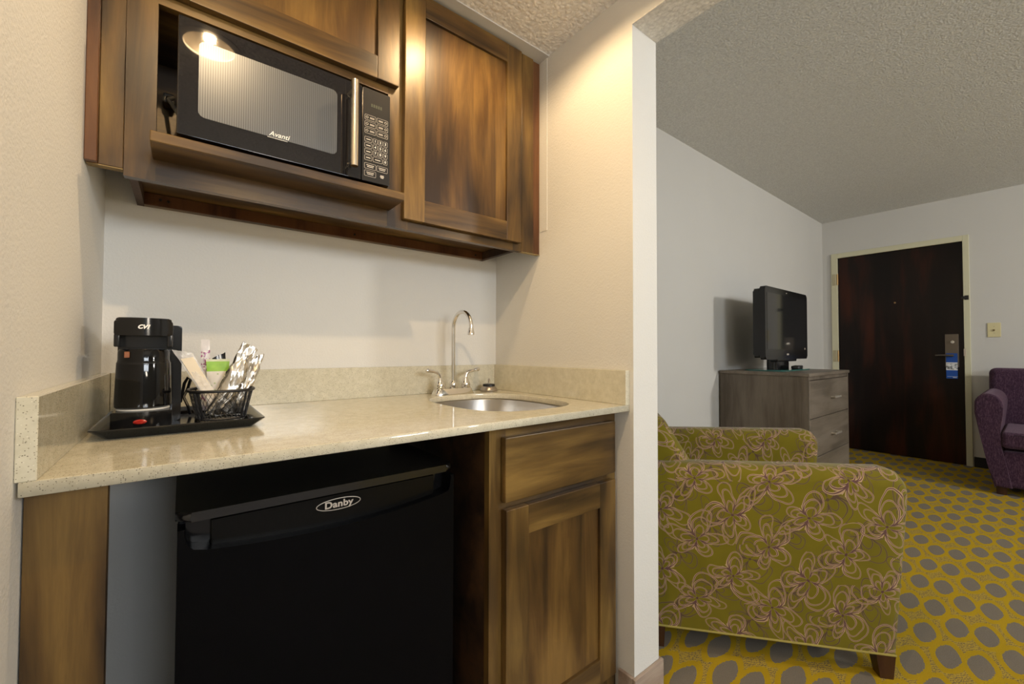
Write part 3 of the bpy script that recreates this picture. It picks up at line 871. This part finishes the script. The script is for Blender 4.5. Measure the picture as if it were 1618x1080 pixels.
def bag(name, c, thick, m, label, cat, group=None, nu=10, nv=14, crinkle=.0015, seal=.12, back=Vector((0, 1, 0))):
    """pillow packet through four corners: top-left, top-right, bottom-right, bottom-left"""
    rnd = random.Random(hash(name+label[:9]) % 9999 if False else len(label)*7+int(thick*1e5))
    c = [Vector(q) for q in c]
    nrm = ((c[1]-c[0]).cross(c[3]-c[0])).normalized()
    b = MB(); F, K = [], []
    for j in range(nv+1):
        v = j/nv; rf, rk = [], []
        for i in range(nu+1):
            u = i/nu
            p = c[0]*(1-u)*(1-v)+c[1]*u*(1-v)+c[2]*u*v+c[3]*(1-u)*v
            e = max(0, min(1, (v-seal)/.25))*max(0, min(1, (1-v)/.2))
            t = thick*e*(1-(2*u-1)**4)**.7
            w = Vector((rnd.uniform(-1, 1), rnd.uniform(-1, 1), rnd.uniform(-1, 1)))*crinkle
            rf.append(b.bm.verts.new(p+nrm*(t+.0004)+w)); 
            rk.append(rf[-1] if False else b.bm.verts.new(p-nrm*(t+.0004)+w))
        F.append(rf); K.append(rk)
    for j in range(nv):
        for i in range(nu):
            b.bm.faces.new((F[j][i], F[j][i+1], F[j+1][i+1], F[j+1][i])); b.bm.faces.new((K[j][i], K[j+1][i], K[j+1][i+1], K[j][i+1]))
        b.bm.faces.new((F[j][0], F[j+1][0], K[j+1][0], K[j][0])); b.bm.faces.new((F[j][nu], K[j][nu], K[j+1][nu], F[j+1][nu]))
    for i in range(nu):
        b.bm.faces.new((F[0][i], K[0][i], K[0][i+1], F[0][i+1])); b.bm.faces.new((F[nv][i], F[nv][i+1], K[nv][i+1], K[nv][i]))
    bmesh.ops.recalc_face_normals(b.bm, faces=list(b.bm.faces))
    for f in b.bm.faces: f.smooth = True
    o = b.build(name, m, None, sharp=60)
    tag(o, label, cat, group); return o
GP = 'packets standing in the wire basket'
yk = -.285
cl = bag('napkin_packet', [(.1375, yk, 1.0230), (.1730, yk, 1.0155), (.2370, yk-.004, .880), (.2150, yk-.004, .876)], .0020, M_CLEAR, 'clear plastic sachet with a cream napkin leaning left out of the basket', 'packet', GP, crinkle=.0007)
b = MB(); b.prism([(.1520, 1.0030), (.1735, 1.0070), (.2350, .884), (.2160, .880)], 'y', yk-.0012, yk-.0034, .0004, 1)
b.build('napkin', M_NAPKIN, cl)
bag('stirrer_packet', [(.1880, -.235, 1.0470), (.2050, -.235, 1.0465), (.205, -.240, .885), (.190, -.240, .885)], .0018, M_STIR, 'tall narrow clear sachet with purple print at the back of the basket', 'packet', GP, 4, 10, .0006)
bag('tea_packet', [(.1965, -.255, 1.0015), (.2420, -.255, 1.0020), (.232, -.262, .884), (.204, -.262, .882)], .0040, M_TEA, 'green topped white packet with small dots in the middle of the basket', 'packet', GP, 8, 10, .0006)
bag('tea_packet', [(.2090, -.228, 1.0030), (.2345, -.228, 1.0175), (.240, -.232, .885), (.222, -.232, .885)], .0025, M_BLACK, 'black sachet tip standing behind the green topped packet', 'packet', GP, 6, 8, .0010).name = 'dark_sachet'
bag('coffee_packet', [(.2640, -.285, 1.0440), (.2950, -.275, 1.0230), (.2330, -.295, .878), (.1950, -.295, .884)], .0110, M_FOIL, 'tall silver foil coffee packet leaning right with a ribbed top seal', 'packet', GP, 12, 16, .0022, .16)
bag('coffee_packet', [(.2800, -.248, .9990), (.3130, -.240, 1.0150), (.2720, -.262, .879), (.2320, -.268, .879)], .0095, M_FOIL, 'silver foil coffee packet at the right rim of the basket with a pointed corner', 'packet', GP, 12, 14, .0024, .2)

# ------------------------------------------------------------------ living room: dresser, television
X0, X1, YDF, ZD = 3.285, 4.165, -.50, .8830
ds = thing('dresser', ((X0+X1)/2, -.22, 0), 'grey brown wooden chest of drawers against the far wall under the television', 'dresser')
b = MB(); b.box(X0-.008, X1+.008, YDF-.008, YT-.012, ZD-.022, ZD, .002, 1); b.build('top', M_DRESS, ds)
b = MB(); b.box(X0, X0+.02, YDF+.0, YT-.014, 0, ZD-.022); b.box(X1-.02, X1, YDF, YT-.014, 0, ZD-.022)
b.box(X0+.02, X1-.02, YT-.026, YT-.014, .05, ZD-.022); b.box(X0+.02, X1-.02, YDF+.004, YT-.026, .05, .07); b.box(X0+.02, X1-.02, YDF+.004, YDF+.022, ZD-.046, ZD-.022)
b.box(X0-.0015, X0+.005, YDF, YDF+.038, 0, ZD-.022)
b.build('carcass', M_DRESSZ, ds)
for k, (z0, z1) in enumerate(((.589, .833), (.333, .584), (.078, .328))):
    b = MB(); b.box(X0+.023, X1-.023, YDF-.001, YDF+.018, z0, z1, .002, 1); dw = b.build('drawer', M_DRESS, ds)
    zc = (z0+z1)/2-.005; xc = (X0+X1)/2+.07
    b = MB(); b.box(xc-.068, xc+.068, YDF-.032, YDF-.024, zc-.006, zc+.006, .002, 2)
    for s in (-1, 1): b.box(xc+s*.052-.005, xc+s*.052+.005, YDF-.025, YDF-.001, zc-.005, zc+.005)
    b.build('handle', M_PULL, dw)
tv = thing('television', (3.69, -.2, ZD), 'black flat screen television on the dresser by the far wall', 'television')
tx0, tx1, tz0, tz1 = 3.280, 4.105, .966, 1.476
b = MB()
b.prism(rrect(tx0, tx1, tz0, tz1, .022, 5), 'y', -.255, -.218, .006, 3)
b.prism(rrect(tx0+.012, tx1-.012, tz0+.012, tz1-.012, .022, 5), 'y', -.220, -.172, .012, 3)
b.box(tx0+.22, tx1-.22, -.250, -.20, tz0-.018, tz0+.02, .008, 2)
cs = b.build('casing', M_BLACK, tv)
b = MB(); b.box(tx0+.032, tx1-.032, -.2560, -.2545, tz0+.072, tz1-.042); b.build('screen', M_SCREEN, tv)
for q in ((3.665, 3.70, tz0+.030, tz0+.042), (4.035, 4.047, tz0+.072, tz0+.086), (3.66, 3.675, tz1-.026, tz1-.02)):
    b = MB(); b.box(q[0], q[1], -.2572, -.2550, q[2], q[3]); b.build('badge', M_SILVERP, tv)
b = MB(); b.prism(rrect(3.545, 3.815, -.225, -.155, .025, 5), 'z', ZD+.008, .972, 0, smooth=True); b.build('neck', M_BLACK, tv)
b = MB(); b.prism(rrect(3.400, 4.000, -.315, -.050, .06, 6), 'z', ZD, ZD+.008, .0015, 1); b.build('glass_base', M_TEAL, tv)
rm = thing('remote_control', (3.78, -.27, ZD+.008), 'small black remote control lying on the glass foot of the television', 'remote control')
b = MB(); b.prism(rrect(-.12, .12, -.028, .028, .015, 4), 'z', 0, .024, .006, 2, M=Matrix.Translation((3.85, -.262, ZD+.008)) @ Matrix.Rotation(math.radians(12), 4, 'Z')); b.build('casing', M_BLACKM, rm)

# ------------------------------------------------------------------ olive armchair (faces the room at an angle)
tvec = Vector((.64, -.768, 0)); nvec = Vector((.768, .64, 0))
# local frame: x along facing direction t, y across n, z up
MC = Matrix(((tvec.x, nvec.x, 0, 0), (tvec.y, nvec.y, 0, 0), (0, 0, 1, 0), (0, 0, 0, 1)))
org = tvec*1.75+nvec*1.14
ac = thing('armchair', (org.x, org.y, 0), 'olive green armchair with a looping flower pattern beside the partition', 'armchair')
N0, N1, ARM = .7394, 1.545, .128
TB0, ZB0 = 1.34, .082
def arm_side(front_t):
    # outline in (t,z)
    pts = [(TB0, ZB0), (front_t-.040, ZB0)]
    pts += [(front_t-.012, .36), (front_t, .585)]
    for k in range(1, 7):
        a = PI/2*k/7; pts.append((front_t-.045+.045*math.cos(a), .590+.045*math.sin(a)))
    pts += [(front_t-.05, .6355), (1.75, .634), (1.55, .630), (TB0, .617)]
    return pts
def arm(n0, n1, ft, outer):
    """arm with a rolled top: cross section (n,z) swept along t with UV by arc length"""
    b = MB(); r = .050
    secs = []
    tvals = [TB0, 1.45, 1.6, 1.75, 1.9, ft-.09, ft-.045, ft-.018, ft-.004, ft]
    for t_ in tvals:
        d = max(0, t_-(ft-.045))/.045
        drop = .045*(1-math.sqrt(max(0, 1-d*d)))
        zt = .640+.010*(t_-1.75)/.38-drop
        shrink = .010*(1-math.sqrt(max(0, 1-d*d)))
        pr = []
        a0, a1 = n0+shrink, n1-shrink
        ins = .0
        pr.append((a0, ZB0)); pr.append((a0, .2)); pr.append((a0, .35)); pr.append((a0, .5)); pr.append((a0, zt-r))
        for k in range(1, 8):
            a = PI/2*k/8; pr.append((a0+r-r*math.cos(a), zt-r+r*math.sin(a)))
        for k in range(1, 8):
            a = PI/2*k/8; pr.append((a1-r+r*math.sin(a), zt-r+r*math.cos(a)))
        pr.append((a1, zt-r)); pr.append((a1, .5)); pr.append((a1, .35)); pr.append((a1, .2)); pr.append((a1, ZB0))
        secs.append((t_, pr))
    V = []
    for t_, pr in secs:
        row = []
        for (n_, z_) in pr:
            # the front slants back towards the floor
            sl = max(0, (t_-1.75)/(ft-1.75))*.042*max(0, (.60-z_)/.52)
            row.append(b.bm.verts.new((t_-sl, n_, z_)))
        V.append(row)
    m_ = len(V[0]); arc = [0]
    for i in range(1, m_): arc.append(arc[-1]+(Vector(secs[0][1][i])-Vector(secs[0][1][i-1])).length)
    for j in range(len(V)-1):
        for i in range(m_-1):
            f = b.bm.faces.new((V[j][i], V[j][i+1], V[j+1][i+1], V[j+1][i]))
            for lp, (jj, ii) in zip(f.loops, ((j, i), (j, i+1), (j+1, i+1), (j+1, i))): lp[b.uv].uv = (secs[jj][0]+n0*3, arc[ii])
    for row, rev in ((V[0], False), (V[-1], True)):
        f = b.bm.faces.new(row if rev else row[::-1])
        for lp in f.loops: lp[b.uv].uv = (lp.vert.co.y+.4, lp.vert.co.z)
    bot = [b.bm.faces.new((V[j][0], V[j+1][0], V[j+1][-1], V[j][-1])) for j in range(len(V)-1)]
    bmesh.ops.recalc_face_normals(b.bm, faces=list(b.bm.faces))
    for f in b.bm.faces: f.smooth = True
    return b.build('arm', M_FLORAL, ac, M=MC, sharp=50)
FT0, FT1 = 2.132, 2.190
a0_ = arm(N0, N0+ARM, FT0, True); a1_ = arm(N1-ARM, N1, FT1, False)
for a_, n_ in ((a0_, N0), (a1_, N1)):
    b = MB(); b.tube([(TB0, n_, ZB0), (1.75, n_, ZB0), ((FT0 if n_ == N0 else FT1)-.045, n_, ZB0)], .0035, 8)
    b.build('piping', M_PIPING, a_, M=MC)
def uvbox(b, faces, su=0, sv=0):
    for f in faces:
        n = f.normal; a = max(range(3), key=lambda i: abs(n[i]))
        for lp in f.loops:
            c = lp.vert.co; lp[b.uv].uv = ((c.y+su, c.z+sv) if a == 0 else (c.x+su, c.z+sv) if a == 1 else (c.x+su, c.y+sv))
def cushion(name, x0, x1, y0, y1, z0, z1, bev, M, m=M_FLORAL, parent=ac, su=0, seg=4):
    b = MB(); b.box(x0, x1, y0, y1, z0, z1, bev, seg); b.bm.normal_update(); uvbox(b, b.bm.faces, su, su*.3)
    return b.build(name, m, parent, M=M)
cushion('seat_base', TB0+.03, 2.125, N0+ARM-.004, N1-ARM+.004, ZB0, .30, .012, MC, su=.3)
cushion('seat_cushion', 1.50, 2.155, N0+ARM+.003, N1-ARM-.003, .30, .455, .035, MC, su=.7)
# back leans away: front face through (t 1.51, z .63) and (t 1.407, z .803)
lean = math.atan2(.105, .173)
MBk = MC @ Matrix.Translation((1.515, 0, .62)) @ Matrix.Rotation(-lean, 4, 'Y')
cushion('backrest', -.17, 0, N0+.062, N1-.062, -.36, .215, .045, MBk, su=1.1)
for (lx, ly) in ((FT0-.092, N0+.006), (FT1-.092, N1-.056), (TB0+.02, N0+.01), (TB0+.02, N1-.06)):
    b = MB()
    b.loft([[(lx+.010, ly+.006, 0), (lx+.046, ly+.006, 0), (lx+.046, ly+.042, 0), (lx+.010, ly+.042, 0)],
            [(lx-.004, ly, ZB0), (lx+.050, ly, ZB0), (lx+.050, ly+.05, ZB0), (lx-.004, ly+.05, ZB0)]], smooth=False)
    b.build('leg', M_LEG, ac, M=MC)

# ------------------------------------------------------------------ plum armchair beside the door
pc = thing('armchair', (5.15, -1.53, 0), 'plum purple chenille armchair against the wall right of the entrance door', 'armchair')
yc = -1.535
def parm(s):
    prof = [(-1.196, .058), (-1.168, .20), (-1.135, .40), (-1.106, .58)]
    cx_, cz_, rx, rz = -1.176, .632, .071, .090
    for k in range(0, 13):
        a = math.radians(165-k*14.2); prof.append((cx_-rx*math.cos(a)*-1*-1, cz_+rz*math.sin(a)) if False else (cx_-rx*math.cos(PI-a)*-1 if False else cx_+rx*(-math.cos(a)), cz_+rz*math.sin(a)))
    prof += [(-1.2435, .575), (-1.236, .51), (-1.230, .44), (-1.236, .33), (-1.262, .18), (-1.282, .058)]
    P = [((yc+(p[0]-yc)*1.0) if s > 0 else (2*yc-p[0]), p[1]) for p in prof]
    b = MB(); b.prism(P, 'x', 4.755, 5.46, .016, 4)
    b.build('arm', M_PURPLE, pc, sharp=60)
parm(1); parm(-1)
def pcush(name, x0, x1, y0, y1, z0, z1, bev, M=None, seg=4):
    b = MB(); b.box(x0, x1, y0, y1, z0, z1, bev, seg); return b.build(name, M_PURPLE, pc, M=M, sharp=60)
pcush('front_panel', 4.775, 5.42, 2*yc+1.235, -1.235, .060, .315, .02)
pcush('seat_cushion', 4.745, 5.38, 2*yc+1.232, -1.232, .338, .455, .028)
b = MB(); b.tube([(5.3, -1.236, .436), (4.79, -1.236, .436), (4.757, -1.25, .436), (4.750, -1.30, .436), (4.750, 2*yc+1.30, .436), (4.757, 2*yc+1.25, .436)], .0045, 8); b.build('piping', plain('dark_plum_piping', (.02, .008, .018), .8), pc)
pcush('backrest', 5.375, 5.60, 2*yc+1.146, -1.146, .10, .888, .045, Matrix.Translation((5.5, 0, .1)) @ Matrix.Rotation(math.radians(5), 4, 'Y') @ Matrix.Translation((-5.5, 0, -.1)))
for lx in (4.79, 5.52):
    for ly in (-1.255, 2*yc+1.205):
        b = MB(); b.box(lx, lx+.06, ly, ly+.05, 0, .060, .003, 1); b.build('leg', M_LEG, pc)

# ------------------------------------------------------------------ light
def area(name, loc, target, size, sy, energy, color):
    L = bpy.data.lights.new(name, 'AREA'); L.shape = 'RECTANGLE'; L.size = size; L.size_y = sy; L.energy = energy; L.color = color
    o = link(bpy.data.objects.new(name, L)); o.location = loc
    o.rotation_euler = (Vector(target)-Vector(loc)).to_track_quat('-Z', 'Y').to_euler()
    return o
area('window_fill', ((WX0+WX1)/2, YS-.02, (WZ0+WZ1)/2), ((WX0+WX1)/2, 0, 1.5), WX1-WX0, WZ1-WZ0, 128, (.86, .93, 1))  # added fill from behind the camera, filling the made-up window opening
area('fill_uplight', (.62, -2.75, 1.25), (.72, -2.2, 2.1), .3, .3, 15, (1, .88, .72))  # unseen lamp added to brighten the nook ceiling
area('living_lamp', (4.05, -4.4, 2.15), (4.0, 0, 1.0), .30, .30, 80, (1, .95, .87))
w = bpy.data.worlds.new('world'); S.world = w; w.use_nodes = True
w.node_tree.nodes['Background'].inputs[0].default_value = (.85, .92, 1, 1); w.node_tree.nodes['Background'].inputs[1].default_value = .6

# ------------------------------------------------------------------ camera
def cam():
    y, p, r = (math.radians(a) for a in (-38.3048, 1.2124, .148)); f = 660.6463
    fw = Vector((-math.sin(y)*math.cos(p), math.cos(y)*math.cos(p), math.sin(p)))
    rt = Vector((math.cos(y), math.sin(y), 0)); up = rt.cross(fw)
    r2 = rt*math.cos(r)+up*math.sin(r); u2 = up*math.cos(r)-rt*math.sin(r)
    cd = bpy.data.cameras.new('camera'); cd.sensor_fit = 'HORIZONTAL'; cd.sensor_width = 36; cd.lens = f*36/1618; cd.clip_start = .01
    o = link(bpy.data.objects.new('camera', cd))
    M = Matrix((r2, u2, -fw)).transposed().to_4x4(); M.translation = CAM
    o.matrix_world = M; S.camera = o
cam()
S.view_settings.view_transform = 'Standard'; S.view_settings.look = 'None'
S.view_settings.exposure = -.32; S.view_settings.gamma = 1; S.view_settings.use_curve_mapping = False
S.cycles.use_denoising = True
S.cycles.max_bounces = 10; S.cycles.diffuse_bounces = 6; S.cycles.sample_clamp_indirect = 4
